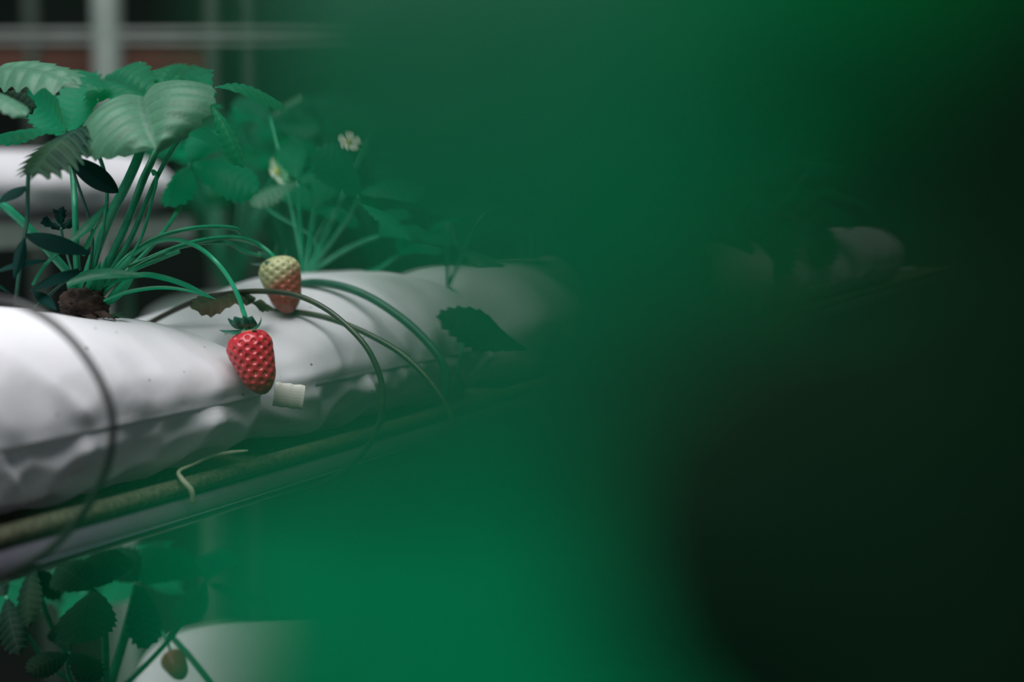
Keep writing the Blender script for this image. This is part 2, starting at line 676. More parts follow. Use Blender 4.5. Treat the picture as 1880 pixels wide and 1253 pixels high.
# folded closing tab between the first two bags
tab_c = P(531, 727, .792)
tv, tf = [], []
e1 = (P(556, 733, .795) - P(506, 727, .792)).normalized()
e3 = Vector((0, 0, 1))
e2 = e1.cross(e3).normalized()
e3 = e2.cross(e1).normalized() * -1
if e3.z < 0:
    e3 = -e3
prof = []
for k in range(13):                        # rolled strip, seen end-on: a flattened spiral fold
    a = PI * k / 12
    prof.append((.0030 * math.sin(a) + 0, .0068 * math.cos(a)))
prof += [(-.0012, -.0062), (-.0012, .0050), (.0006, .0046), (.0006, -.0052)]
for i in range(9):
    x = -.0085 + .0165 * i / 8
    for (q, h) in prof:
        tv.append(tab_c + e1 * x + e2 * (q * (1 + .06 * math.sin(i * 1.7))) + e3 * (h + .0003 * math.sin(i * 2.1)))
np_ = len(prof)
for i in range(8):
    for k in range(np_):
        k2 = (k + 1) % np_
        tf.append((i * np_ + k, (i + 1) * np_ + k, (i + 1) * np_ + k2, i * np_ + k2))
tf += [tuple(range(np_ - 1, -1, -1)), tuple(8 * np_ + k for k in range(np_))]
tag(link_mesh('folded_tab', tv, tf, M['tape'], smooth=False), 'small cream folded strip poking out below the ripe strawberry', 'tape')

# ------------------------------------------------------------------ bench and its pipes
bench = empty('bench', Vector((ROW.at(0, -.08, 0).x, ROW.at(0, -.08, 0).y, 0)), 'front growing bench carrying the white bags', 'bench')
tray = merge(box(ROW, -.9, 2.2, -.165, -.016, -.050, -.0455), box(ROW, -.9, 2.2, -.022, -.016, -.062, -.0455))
link_mesh('tray', tray[0], tray[1], M['pipe_rough'], root=bench, smooth=False)
for s in (-.85, .62, 2.1):
    p = ROW.at(s, -.085, 0)
    v, f, u = tube([Vector((p.x, p.y, 0)), Vector((p.x, p.y, p.z - .04))], .014, 12, 2)
    link_mesh('leg', v, f, M['steel'], root=bench)
v, f, u = tube([ROW.at(-.9, -.006, -.0415), ROW.at(.6, -.006, -.0415), ROW.at(2.2, -.006, -.0415)], .0047, 18, 40)
tag(link_mesh('support_pipe', v, f, M['pipe_rough']), 'dusty olive pipe running right under the bags', 'pipe')
v, f, u = tube([ROW.at(-.9, -.006, -.0543), ROW.at(.6, -.006, -.0543), ROW.at(2.2, -.006, -.0543)], .0078, 24, 40)
dp = tag(link_mesh('drain_pipe', v, f, M['pipe']), 'glossy violet grey pipe, the lowest rail of the bench', 'pipe')
v, f, u = tube([ROW.at(-.9, .0008, -.0560), ROW.at(.6, .0008, -.0560), ROW.at(2.2, .0008, -.0560)], .0009, 8, 40)  # thin pale tube standing in for the bright highlight along the pipe
link_mesh('glint_line', [p - dp.location for p in v], f, M['pipe_glint'], root=ZERO, parent=dp)

# ------------------------------------------------------------------ hoops
G_HOOP = 'dark wire hoops over the bench'


def hoop(s, pts, r, mat, label, name='wire_hoop', sides=12):
    v, f, u = tube([ROW.hit(x, y, s) for x, y in pts], r, sides, 8)
    return tag(link_mesh(name, v, f, mat), label, 'hoop', G_HOOP)


hoop(-.205, [(-190, 600), (-140, 556), (-70, 540), (0, 549), (40, 560), (90, 588), (135, 628), (170, 675), (194, 722), (206, 768), (204, 818),
             (190, 870), (166, 920), (130, 970), (90, 1010), (45, 1040), (0, 1062), (-60, 1085)], .0017, M['wire_black'],
     'black wire hoop curving round the nearest end of the first bag')
hoop(.03, [(268, 597), (320, 570), (370, 550), (420, 539), (470, 535), (520, 538), (560, 548), (602, 570), (640, 601), (670, 634), (690, 670),
           (702, 710), (702, 750), (692, 790), (673, 825), (645, 856), (600, 886), (540, 908), (480, 920), (420, 926)], .00165, M['wire'],
     'olive wire hoop arching just above the ripe strawberry, round the pipes')
hoop(.065, [(470, 590), (505, 572), (555, 575), (600, 584), (645, 600), (695, 624), (740, 652), (782, 692), (815, 738), (830, 778), (822, 822), (790, 862), (740, 890), (690, 905)], .0018, M['wire'],
     'thin dark hoop passing behind the half ripe strawberry, over the second bag')
hoop(.115, [(500, 540), (560, 520), (620, 524), (680, 546), (740, 586), (785, 628), (812, 664), (822, 705), (815, 740)], .0027, M['stem_dark'],
     'thick dark drip tube lying over the far half of the second bag', 'drip_tube')
hoop(.62, [(1130, 470), (1170, 452), (1210, 462), (1240, 490), (1250, 530), (1235, 570)], .0018, M['wire'],
     'dark hoop beyond the second bag, hidden deep in the blurred green')
hoop(1.05, [(1350, 420), (1385, 398), (1430, 395), (1465, 410), (1480, 440), (1475, 470)], .0022, M['wire'],
     'dark hoop far down the bench before the last pale bag')

# ------------------------------------------------------------------ strawberry fruit


def berry_profile(t, shoulder, blunt):
    # t 0 at the neck, 1 at the tip
    return (math.sin(PI * min(1, t ** shoulder)) ** blunt) if 0 < t < 1 else 0.0


def strawberry(name, top, tip, width, mat, amat, label, stalk, n_seed=150, bulge=(.62, .66), res=(96, 110), pit=.045):
    top, tip = Vector(top), Vector(tip)
    L = (tip - top).length
    ax = (tip - top) / L
    ux = ax.orthogonal().normalized()
    # start the seam of the UV away from the camera
    tocam = (CAM - top)
    ux = -(tocam - ax * tocam.dot(ax)).normalized()
    vx = ax.cross(ux)
    root = empty(name, tip, label, 'strawberry')
    R = width * .5

    def rr(t):
        a = min(1, t / .055) ** .5
        shoulder = (1 - (1 - min(1, t / .30)) ** 2.2) ** .5 if t < .30 else 1.0
        cone = 1 - .50 * max(0, (t - .24) / .76) ** 1.35
        end = (1 - max(0, (t - .72) / .28) ** 2.3) ** .5
        return shoulder * cone * end
    # achenes on a spiral, spaced by surface area
    area = []
    for i in range(400):
        area.append(max(rr((i + .5) / 400), .02))
    cum = np.cumsum(area) / sum(area)
    seeds = []
    for k in range(n_seed):
        q = (k + .5) / n_seed
        t = (np.searchsorted(cum, q) + .5) / 400
        if .05 < t < .985:
            seeds.append((t, k * PI * (3 - math.sqrt(5))))

    def pos(t, a, r):
        z = t * L
        if t < .10:
            z = t * L + (1 - t / .10) * .02 * L
        return top + ax * z + (ux * math.cos(a) + vx * math.sin(a)) * r
    nt_, na = res
    ts = np.array([(i / nt_) for i in range(nt_ + 1)])
    SP = np.array([pos(t, a, rr(t) * R) for t, a in seeds])
    V, U, F = [], [], []
    grid = []
    for i, t in enumerate(ts):
        for k in range(na):
            a = 2 * PI * k / na
            p = pos(t, a, rr(t) * R)
            grid.append(p)
            U.append((k / na, t))
    GP = np.array(grid)
    sig = L * .030
    for i in range(len(GP)):
        d2 = ((SP - GP[i]) ** 2).sum(1).min()
        dep = math.exp(-d2 / (sig * sig)) * pit * R * 1.0
        puff = .022 * R * min(1.0, d2 / (sig * sig * 3))
        t = U[i][1]
        k = 2 * PI * U[i][0]
        rad = (ux * math.cos(k) + vx * math.sin(k))
        V.append(Vector(grid[i]) - rad * (dep - puff) * min(1, (1 - t) * 6) * min(1, t * 12))
    for i in range(nt_):
        for k in range(na):
            k2 = (k + 1) % na
            F.append((i * na + k, i * na + k2, (i + 1) * na + k2, (i + 1) * na + k))
    U = [(u, v) for u, v in U]
    link_mesh('flesh', V, F, mat, root=root, uvs=U)
    parts = []
    for (t, a) in seeds:
        rad = (ux * math.cos(a) + vx * math.sin(a))
        p = pos(t, a, rr(t) * R - pit * R * .75)
        side = ax.cross(rad)
        k0 = []
        for lat in range(5):
            la = -PI / 2 + PI * lat / 4
            for lo in range(6):
                b = 2 * PI * lo / 6
                k0.append(p + ax * (math.sin(la) * L * .0165) + (side * math.cos(b) * .75 + rad * math.sin(b) * .6) * math.cos(la) * L * .013)
        ff = []
        for lat in range(4):
            for lo in range(6):
                l2 = (lo + 1) % 6
                ff.append((lat * 6 + lo, lat * 6 + l2, (lat + 1) * 6 + l2, (lat + 1) * 6 + lo))
        parts.append((k0, ff, None))
    v, f, u = merge(*parts)
    link_mesh('achenes', v, f, amat, root=root)
    v, f, u = stalk
    link_mesh('stalk', v, f, M['stalk'], root=root)
    return root


def sepals(root, centre_px, items, mat):
    for (b, t, n, w, dr, ar) in items:
        v, f, u = px_blade(b, t, n, w, droop=dr, fold=.15, arch=ar, teeth=0, nu=16, nv=5, relief=0, shape='lance')
        link_mesh('sepal', v, f, mat, root=root, uvs=u)


D1 = .768
st = tube([P(240, 472, .79), P(280, 447, .785), P(322, 440, .78), P(365, 455, .775), P(396, 480, D1), P(420, 511, D1), P(438, 546, D1), P(446, 570, D1), P(450, 584, D1), P(452, 612, D1)],
          [.0011, .0011, .0011, .0012, .0012, .0012, .0013, .0013, .0014, .0016], 12, 8)
b1 = strawberry('strawberry', P(448, 606, D1), P(486, 724, D1 - .004), 85 / FPX * D1, M['ripe'], M['achene'],
                'glossy ripe red strawberry hanging against the end of the nearest bag', st, n_seed=118, pit=.075, res=(150, 170))
sepals(b1, None, [
    ((446, 606, D1), (402, 606, D1 - .004), (.1, .9, .5), 17, -.5, .3),
    ((446, 604, D1), (418, 584, D1 - .003), (.6, .5, .6), 15, -.5, .3),
    ((446, 606, D1 - .002), (430, 581, D1 - .009), (-.1, .25, .95), 30, 1.5, .9),
    ((452, 606, D1 - .003), (448, 579, D1 - .010), (0, .2, 1), 24, 1.5, .9),
    ((456, 605, D1 - .002), (463, 580, D1 - .008), (.15, .2, .95), 30, 1.5, .9),
    ((458, 606, D1), (479, 581, D1 - .001), (-.6, .5, .5), 11, -1.5, .2),
    ((452, 606, D1 + .004), (440, 586, D1 + .010), (0, .3, -.9), 24, 1.2, .6),
    ((456, 606, D1 + .004), (470, 590, D1 + .010), (.2, .3, -.9), 22, 1.2, .6),
    ((450, 609, D1 - .004), (424, 614, D1 - .010), (0, .9, .4), 13, .5, .2),
    ((455, 610, D1 - .004), (474, 606, D1 - .010), (0, .9, .4), 9, .5, .2)], M['sepal'])
D2 = .865
st = tube([P(235, 490, .795), P(265, 478, .80), P(320, 456, .81), P(375, 441, .825), P(430, 437, .845), P(470, 447, D2), P(497, 466, D2), P(508, 482, D2)],
          [.0011, .0013, .0014, .0014, .0014, .0015, .0015, .0012], 12, 8)
b2 = strawberry('strawberry', P(507, 470, D2), P(532, 576, D2 - .004), 77 / FPX * D2, M['half'], M['achene_pale'],
                'half ripe strawberry, pale yellow shoulders, hanging behind the olive hoop', st, n_seed=118, pit=.06)
sepals(b2, None, [
    ((505, 478, D2), (458, 483, D2 - .002), (.1, .8, .6), 14, -.6, .3),
    ((504, 476, D2), (472, 462, D2 - .004), (.3, .6, .7), 18, .6, .4),
    ((505, 476, D2 - .004), (488, 486, D2 - .012), (-.2, .5, .8), 22, 1.0, .5),
    ((508, 474, D2), (511, 446, D2 - .002), (.5, .3, .8), 13, -.8, .3),
    ((511, 476, D2), (526, 448, D2 - .001), (-.7, .3, .5), 9, -1.6, .2),
    ((508, 476, D2 + .005), (530, 476, D2 + .010), (.2, .9, -.2), 16, 1.0, .4),
    ((510, 477, D2 - .004), (524, 483, D2 - .010), (.1, .9, .4), 12, .8, .3)], M['sepal'])

# ------------------------------------------------------------------ main strawberry plant
plant1 = empty('strawberry_plant', P(165, 570, .79), 'large in-focus strawberry plant with broad sunlit leaves above the nearest bag', 'strawberry plant', 'strawberry plants on the front bench')


def add_leaf(root, stalk_pts, r, leaflets, mat='leaf', stem='stem', hairs=0, label=None):
    v, f, u = tube(stalk_pts, r, 10, 6, hairs=hairs, seed=len(bpy.data.objects))
    st_ = link_mesh('leaf_stalk', v, f, M[stem], root=root)
    for k, q in enumerate(leaflets):
        kw = dict(droop=.6, fold=.1, arch=.35, teeth=9, nu=54, nv=11, wave=.015, seed=k + len(bpy.data.objects))
        mm = mat
        if len(q) > 4:
            kw.update(q[4])
            mm = kw.pop('mat', mat)
        v, f, u = px_blade(q[0], q[1], q[2], q[3], **kw)
        lo = link_mesh('leaflet', v, f, M[mm], root=root, uvs=u)
        lo.parent = st_
    return st_


# front leaf, three blades, on the thickest hairy stalk
add_leaf(plant1, [P(272, 190, .80), P(270, 235, .79), P(255, 285, .782), P(235, 332, .782), P(205, 392, .785), P(180, 452, .79), P(160, 512, .79), P(158, 560, .79)],
         [.0018, .0022, .0026, .0027, .0027, .0028, .003, .003], [
    ((275, 190, .800), (287, 275, .725), (-.30, .86, .42), 360, dict(droop=1.2, arch=1.25, fold=-.50, relief=.028, tooth=.018, teeth=10, wave=.03, mat='leaf_pale')),
    ((284, 190, .805), (190, 150, .870), (-.15, .62, .75), 175, dict(droop=.5, arch=.35, fold=-.1, relief=.035, tooth=.045)),
    ((290, 186, .805), (350, 128, .905), (.15, .62, .75), 120, dict(droop=.5, arch=.3, relief=.035, tooth=.04)),
], hairs=260)
# right-hand leaf
add_leaf(plant1, [P(392, 172, .80), P(370, 215, .795), P(325, 262, .79), P(290, 322, .79), P(268, 372, .79), P(238, 442, .79), P(190, 520, .79), P(168, 560, .79)],
         [.0012, .0013, .0013, .0013, .0014, .0016, .002, .002], [
    ((395, 160, .795), (520, 196, .835), (.15, .84, .50), 125, dict(droop=.8, arch=.6, relief=.03, tooth=.04)),
    ((388, 190, .80), (446, 306, .795), (.45, .35, .8), 62, dict(droop=.6, arch=.7, fold=.4)),
    ((385, 165, .80), (345, 132, .88), (-.1, .8, .6), 90, dict(droop=.5)),
], hairs=120)
# middle stalk carrying the leaf behind
add_leaf(plant1, [P(300, 240, .815), P(282, 288, .80), P(262, 332, .795), P(240, 392, .79), P(214, 452, .79), P(182, 520, .79), P(165, 560, .79)],
         [.0016, .0020, .0022, .0022, .0023, .0025, .0025], [
    ((300, 236, .82), (420, 262, .86), (.1, .75, .6), 130, dict(droop=.7)),
    ((298, 232, .82), (240, 235, .90), (-.2, .7, .6), 120, dict(droop=.5)),
    ((302, 230, .82), (380, 190, .92), (.1, .7, .7), 120, dict(droop=.5)),
], hairs=180)
# left-hand leaf: pale top blade, backlit blades, the small pointed pale one
add_leaf(plant1, [P(-30, 190, .80), P(-60, 260, .79), P(-60, 330, .77), P(-5, 368, .765), P(45, 412, .77), P(92, 464, .78), P(140, 520, .79), P(155, 560, .79)],
         [.0016, .002, .0023, .0024, .0024, .0024, .0024, .0024], [
    ((-60, 168, .81), (142, 156, .745), (-.12, .80, .6), 150, dict(droop=.9, arch=.5, relief=.022, mat='leaf_pale')),
    ((-40, 178, .79), (66, 196, .80), (.25, .5, .8), 85, dict(droop=.5, mat='leaf_dark')),  # leaflet in shadow, the shade put into its dark colour
    ((-55, 176, .73), (47, 213, .70), (.1, .85, .5), 78, dict(droop=.9, arch=.6, mat='leaf_pale', tooth=.02)),
])
# backlit leaf turned up behind the gap
add_leaf(plant1, [P(128, 250, .835), P(132, 300, .80), P(137, 370, .785), P(139, 425, .785), P(142, 500, .79), P(152, 560, .79)],
         [.0014, .0016, .0017, .0018, .002, .002], [
    ((132, 246, .835), (156, 133, .875), (0, .45, -.85), 125, dict(droop=.4)),
    ((122, 248, .835), (52, 168, .86), (-.15, .4, -.9), 105, dict(droop=.4)),
    ((122, 240, .835), (-25, 262, .80), (0, .9, .35), 110, dict(droop=.6)),
    ((118, 132, .845), (185, 166, .81), (.25, .85, .45), 85, dict(droop=.8)),
], hairs=120)
# old dark toothed leaf at the front
add_leaf(plant1, [P(160, 230, .75), P(178, 275, .765), P(196, 340, .78), P(190, 420, .785), P(172, 500, .79), P(160, 560, .79)], .0011, [
    ((160, 230, .748), (58, 322, .715), (-.30, .42, .86), 165, dict(droop=.6, fold=.22, arch=.35, teeth=9, tooth=.15, relief=.03, mat='leaf_dark')),
])
# leaf behind, to the right of the stalks, going soft
add_leaf(plant1, [P(350, 300, .90), P(330, 380, .87), P(280, 450, .83), P(210, 520, .80), P(172, 560, .79)], .0013, [
    ((350, 300, .90), (475, 352, .90), (.1, .6, .8), 120, dict(droop=.6)),
    ((348, 296, .90), (410, 240, .96), (0, .6, .8), 120, dict(droop=.5)),
    ((345, 305, .90), (320, 380, .86), (-.2, .6, .8), 90, dict(droop=.6)),
])
# short spent stalks and the truss
for pts, r in (([(283, 322, .79), (280, 314, .79), (286, 318, .788), (287, 335, .787), (281, 360, .787), (262, 430, .787), (230, 490, .79)], .0009),
               ([(442, 428, .84), (432, 420, .835), (400, 417, .825), (350, 420, .81), (290, 436, .80), (235, 470, .79), (190, 520, .79)], .0013),
               ([(245, 470, .79), (215, 498, .79), (185, 530, .79), (168, 560, .79)], .0019),
               ([(478, 470, .86), (448, 462, .85), (420, 447, .84), (380, 446, .83), (320, 458, .81), (250, 490, .795), (180, 540, .79)], .0010),
               ([(305, 470, .80), (330, 462, .80), (290, 478, .80), (240, 500, .79), (180, 545, .79)], .0010)):
    v, f, u = tube([P(*p) for p in pts], r, 10, 6)
    link_mesh('fruit_truss', v, f, M['stalk'], root=plant1)
# papery stipules sheathing the base
for b, t, n, w in (((165, 565, .785), (196, 470, .785), (-.3, .1, 1), 26), ((150, 565, .785), (185, 480, .78), (.3, .1, 1), 24), ((185, 565, .79), (250, 500, .785), (0, .4, 1), 30),
                   ((140, 560, .785), (120, 490, .785), (0, .2, 1), 22), ((175, 560, .785), (232, 535, .78), (0, .6, .8), 22)):
    v, f, u = px_blade(b, t, n, w, droop=.3, fold=.5, arch=.4, teeth=0, relief=0, nu=14, nv=4, shape='lance')
    link_mesh('stipule', v, f, M['blade'], root=plant1, uvs=u)
# brown woody crown
cv, cf = [], []
cc = P(155, 562, .785)
for i in range(25):
    t = PI * i / 24
    for k in range(36):
        a = 2 * PI * k / 36
        d = Vector((math.sin(t) * math.cos(a), math.sin(t) * math.sin(a), math.cos(t)))
        rr_ = 1 + .35 * noise.noise(d * 3.1) + .22 * noise.noise(d * 8.3)
        cv.append(cc + Vector((d.x * .0125, d.y * .013, d.z * .0095)) * rr_)
for i in range(24):
    for k in range(36):
        k2 = (k + 1) % 36
        cf.append((i * 36 + k, i * 36 + k2, (i + 1) * 36 + k2, (i + 1) * 36 + k))
link_mesh('crown', cv, cf, M['crown'], root=plant1)
for b, t, w, mm in (((170, 574, .775), (212, 588, .76), 22, 'crown'), ((190, 582, .77), (236, 584, .765), 13, 'leaf_dark'), ((150, 580, .77), (185, 592, .757), 18, 'crown'), ((205, 586, .765), (228, 572, .77), 10, 'leaf_dark')):
    v, f, u = px_blade(b, t, (0, .8, .6), w, droop=.8, fold=.3, arch=.6, teeth=5, nu=20, nv=5, wave=.05)
    link_mesh('withered_scale', v, f, M[mm], root=plant1, uvs=u)

# withered leaf lying across the second bag under the hoop
dry = empty('withered_leaf', P(430, 560, .835), 'withered olive leaf lying on the second bag under the hoop', 'leaf')
v, f, u = px_blade((470, 548, .845), (352, 566, .82), (0, .75, .66), 74, droop=.5, teeth=7, nu=44, nv=9, wave=.05)
link_mesh('leaflet', v, f, M['leaf_dry'], root=dry, uvs=u)
v, f, u = px_blade((455, 556, .84), (503, 568, .845), (.1, .7, .7), 36, droop=1.2, fold=.4, teeth=6, nu=30, nv=7, wave=.08)
link_mesh('leaflet', v, f, M['leaf_dry'], root=dry, uvs=u)

# grass among the stalks
G_GRASS = 'grass blades at the foot of the large plant'


def grass(pts, widths, n, label, mat='blade'):
    d0 = pts[0][2]
    v, f, u = ribbon([P(*p) for p in pts], [w / FPX * d0 for w in widths], CN(n))
    return tag(link_mesh('grass_blade', v, f, M[mat], uvs=u), label, 'grass', G_GRASS)


grass([(60, 524, .75), (84, 486, .752), (125, 449, .755), (165, 414, .758), (199, 370, .76)], [7, 10, 14, 27, 2], (-.3, .5, .8), 'upright dark green blade leaning across the left stalks')
grass([(122, 520, .77), (160, 508, .77), (200, 503, .77), (255, 505, .772)], [20, 25, 24, 10], (0, .5, .85), 'broad green blade lying level above the brown crown')
grass([(190, 525, .772), (255, 506, .772), (300, 511, .775), (345, 526, .78), (396, 550, .785)], [6, 16, 17, 15, 2], (.1, .75, .65), 'bright green blade arching right towards the withered leaf')
grass([(190, 553, .77), (235, 537, .77), (290, 529, .772), (340, 533, .775), (385, 547, .78)], [7, 11, 10, 8, 2], (0, .7, .7), 'lowest narrow bright blade just over the white bag')
grass([(152, 470, .77), (165, 440, .77), (186, 402, .772)], [6, 9, 2], (.2, .3, .9), 'short pale blade between the two left stalks')

# ------------------------------------------------------------------ dark weeds at the left
G_WEED = 'dark lance-leaved weeds at the left edge'


def weed(stem_pts, r, leaves, label):
    root = empty('weed', P(*stem_pts[-1]), label, 'weed', G_WEED)
    v, f, u = tube([P(*p) for p in stem_pts], r, 10, 6)
    link_mesh('stem', v, f, M['stem_dark'], root=root)
    for b, t, n, w, dr in leaves:
        v, f, u = px_blade(b, t, n, w, droop=dr, fold=.25, arch=.2, teeth=0, relief=0, nu=26, nv=6, shape='lance')
        link_mesh('leaf', v, f, M['weed'], root=root, uvs=u)
    return root


weed([(53, 300, .74), (51, 345, .74), (50, 400, .742), (45, 432, .745), (38, 482, .75), (30, 545, .752), (28, 575, .755)], .0011, [
    ((49, 342, .74), (-6, 374, .73), (-.1, .6, .8), 30, .5),
    ((46, 431, .744), (168, 466, .755), (0, .6, .8), 44, .4),
    ((45, 438, .744), (26, 512, .735), (.5, .1, .85), 22, .3)],
    'tall dark weed with lance leaves rising at the left edge')
weed([(128, 286, .755), (140, 330, .77), (168, 420, .78), (165, 490, .785), (140, 560, .785)], .0008, [
    ((218, 354, .772), (120, 286, .752), (-.25, .25, .95), 44, .35)],
    'dark weed with a single broad slanting leaf behind the toothed leaf')
weed([(150, 494, .762), (110, 525, .76), (70, 560, .757), (45, 578, .755)], .0008, [
    ((152, 492, .764), (54, 536, .742), (-.1, .75, .65), 40, .5),
    ((88, 478, .752), (-12, 502, .735), (0, .8, .6), 24, .7),
    ((62, 535, .755), (104, 570, .740), (-.2, .7, .7), 22, .6),
    ((20, 540, .755), (-20, 515, .74), (0, .8, .6), 26, .5),
    ((60, 556, .756), (8, 552, .742), (0, .8, .5), 22, .6)],
    'low spreading dark weed beside the brown crown')

# spent dark flower head
bud = empty('spent_flower', P(112, 440, .80), 'dark crumpled spent flower head between the stalks at left', 'flower')
v, f, u = tube([P(112, 418, .80), P(118, 450, .80), P(135, 510, .795)], .0008, 8, 6)
link_mesh('stalk', v, f, M['stem_dark'], root=bud)
for b, t, n, w in (((112, 420, .80), (80, 400, .795), (0, .5, .9), 26), ((112, 418, .80), (98, 384, .80), (-.3, .2, .9), 20), ((112, 418, .80), (116, 380, .80), (.3, .2, .9), 18),
                   ((112, 420, .80), (134, 402, .80), (.3, .5, .9), 24), ((112, 422, .795), (104, 404, .785), (0, .4, .9), 26)):
    v, f, u = px_blade(b, t, n, w, droop=-1.0, fold=.3, arch=.5, teeth=4, tooth=.1, nu=20, nv=5, wave=.1)
    link_mesh('sepal', v, f, M['weed'], root=bud, uvs=u)

# pale dry runner draped over the pipe
v, f, u = tube([P(455, 828, .775), P(425, 831, .77), P(388, 838, .762), P(355, 853, .752), P(328, 866, .74), P(335, 882, .735), P(350, 900, .735), P(354, 922, .737)],
               [.0006, .0012, .0011, .0008, .0011, .0014, .0015, .0013], 10, 8)
tag(link_mesh('dry_runner', v, f, M['twig']), 'pale dry runner draped over the pipes below the first bag', 'runner')

# ------------------------------------------------------------------ other strawberry plants


def gen_plant(crown, label, group, nleaf=9, height=.10, spread=.10, size=.055, seed=1, mat='leaf', res=(26, 7), name='strawberry_plant', sit=0):
    rng = random.Random(seed)
    root = empty(name, crown, label, 'strawberry plant', group)
    for i in range(nleaf):
        a = 2 * PI * i / nleaf + rng.uniform(-.3, .3)
        rd = spread * rng.uniform(.35, 1.05)
        hh = height * rng.uniform(.5, 1.1)
        out = Vector((math.cos(a), math.sin(a), 0))
        top = crown + out * rd + Vector((0, 0, hh))
        v, f, u = tube([crown + out * .004 + Vector((0, 0, -.004)), crown + out * rd * .35 + Vector((0, 0, hh * .55)), crown + out * rd * .8 + Vector((0, 0, hh * .95)), top], .0014, 6, 4)
        stx = link_mesh('leaf_stalk', v, f, M['stem'], root=root)
        sz = size * rng.uniform(.75, 1.15)
        for da in (0, 1.5, -1.5):
            o2 = Vector((math.cos(a + da), math.sin(a + da), rng.uniform(-.6, .15)))
            nn = Vector((o2.x * .3, o2.y * .3, 1)) + Vector((rng.uniform(-.3, .3), rng.uniform(-.3, .3), 0))
            v, f, u = blade(top + o2 * .003, top + o2.normalized() * sz, nn, sz * .86, droop=rng.uniform(.4, 1.1), arch=rng.uniform(.2, .6), fold=rng.uniform(-.05, .3),
                            teeth=8, nu=res[0], nv=res[1], seed=seed * 31 + i, tooth=.06, wave=.02)
            lo = link_mesh('leaflet', v, f, M[mat], root=root, uvs=u)
            lo.parent = stx
    return root


G_PL = 'strawberry plants on the front bench'
# second plant, behind the half ripe berry: its toothed drooping leaf and fan of stalks
plant2 = empty('strawberry_plant', P(560, 505, 1.0), 'strawberry plant behind the half ripe berry with one big toothed drooping leaf', 'strawberry plant', G_PL)
add_leaf(plant2, [P(662, 358, .95), P(640, 400, .96), P(600, 455, .98), P(560, 508, 1.0)], .0014, [
    ((664, 356, .95), (585, 272, .935), (-.35, .55, .75), 105, dict(droop=.7, tooth=.09)),
    ((664, 354, .95), (782, 340, .965), (.05, .78, .62), 112, dict(droop=.7, tooth=.07)),
    ((655, 368, .948), (752, 438, .92), (.55, .55, .6), 52, dict(droop=.5, tooth=.09)),
])
add_leaf(plant2, [P(548, 334, 1.0), P(552, 400, 1.0), P(556, 460, 1.0), P(560, 508, 1.0)], .0013, [
    ((548, 335, 1.0), (464, 378, .97), (0, .7, .7), 62, dict(mat='leaf_pale')),
    ((550, 330, 1.0), (530, 262, 1.05), (0, .5, .85), 80),
    ((552, 334, 1.0), (625, 315, 1.02), (0, .5, .85), 70),
])
add_leaf(plant2, [P(700, 430, 1.02), P(650, 450, 1.01), P(600, 480, 1.0), P(562, 508, 1.0)], .0014, [
    ((700, 430, 1.02), (770, 420, 1.05), (0, .5, .8), 60), ((700, 430, 1.02), (745, 380, 1.08), (0, .5, .8), 60)])
add_leaf(plant2, [P(735, 465, 1.04), P(690, 495, 1.02), P(630, 505, 1.01), P(565, 510, 1.0)], .0014, [
    ((735, 465, 1.04), (810, 452, 1.08), (0, .7, .7), 66), ((733, 462, 1.04), (770, 410, 1.09), (0, .6, .8), 60)])
add_leaf(plant2, [P(580, 385, 1.05), P(572, 430, 1.03), P(566, 470, 1.01), P(562, 508, 1.0)], .0013, [
    ((580, 385, 1.05), (620, 320, 1.10), (0, .5, .8), 80), ((580, 385, 1.05), (520, 340, 1.10), (0, .5, .8), 80), ((582, 388, 1.05), (660, 400, 1.08), (0, .5, .8), 70)])
add_leaf(plant2, [P(690, 240, 1.10), P(650, 320, 1.07), P(600, 430, 1.03), P(562, 508, 1.0)], .0013, [
    ((690, 240, 1.10), (760, 200, 1.14), (0, .6, .8), 80, dict(mat='leaf_pale')), ((690, 240, 1.10), (640, 190, 1.15), (0, .6, .8), 80), ((694, 246, 1.10), (790, 280, 1.10), (0, .6, .8), 80)])
add_leaf(plant2, [P(500, 215, 1.10), P(520, 300, 1.07), P(545, 420, 1.03), P(560, 508, 1.0)], .0013, [
    ((500, 218, 1.10), (560, 176, 1.08), (.1, .7, .7), 44, dict(mat='leaf_pale')), ((498, 218, 1.10), (440, 180, 1.15), (0, .6, .8), 80), ((505, 224, 1.10), (590, 240, 1.08), (0, .6, .8), 70)])


def flower(c, size_px, n, label):
    root = empty('strawberry_flower', P(*c), label, 'flower', 'white strawberry flowers')
    nn = CN(n)
    e1 = nn.orthogonal().normalized()
    e2 = nn.cross(e1)
    L = size_px / FPX * c[2] * .5
    cen = P(*c)
    for k in range(5):
        a = 2 * PI * k / 5
        d = e1 * math.cos(a) + e2 * math.sin(a)
        v, f, u = blade(cen + d * L * .15, cen + d * L + nn * L * .2, nn, L * .95, droop=-.5, fold=0, arch=-.3, teeth=0, relief=0, nu=10, nv=4, shape='petal')
        link_mesh('petal', v, f, M['petal'], root=root, uvs=u)
    V, F = [], []
    for i in range(7):
        t = PI * .5 * i / 6
        for k in range(12):
            a = 2 * PI * k / 12
            V.append(cen + (e1 * math.cos(a) + e2 * math.sin(a)) * math.cos(t) * L * .28 + nn * math.sin(t) * L * .25)
    for i in range(6):
        for k in range(12):
            k2 = (k + 1) % 12
            F.append((i * 12 + k, i * 12 + k2, (i + 1) * 12 + k2, (i + 1) * 12 + k))
    link_mesh('flower_eye', V, F, M['yellow'], root=root)
    v, f, u = tube([cen - nn * .001, cen - nn * .015 + Vector((0, 0, -.02)), P(580, 440, 1.03), P(562, 508, 1.0)], .0009, 6, 5)
    link_mesh('stalk', v, f, M['stem'], root=root)
    return root


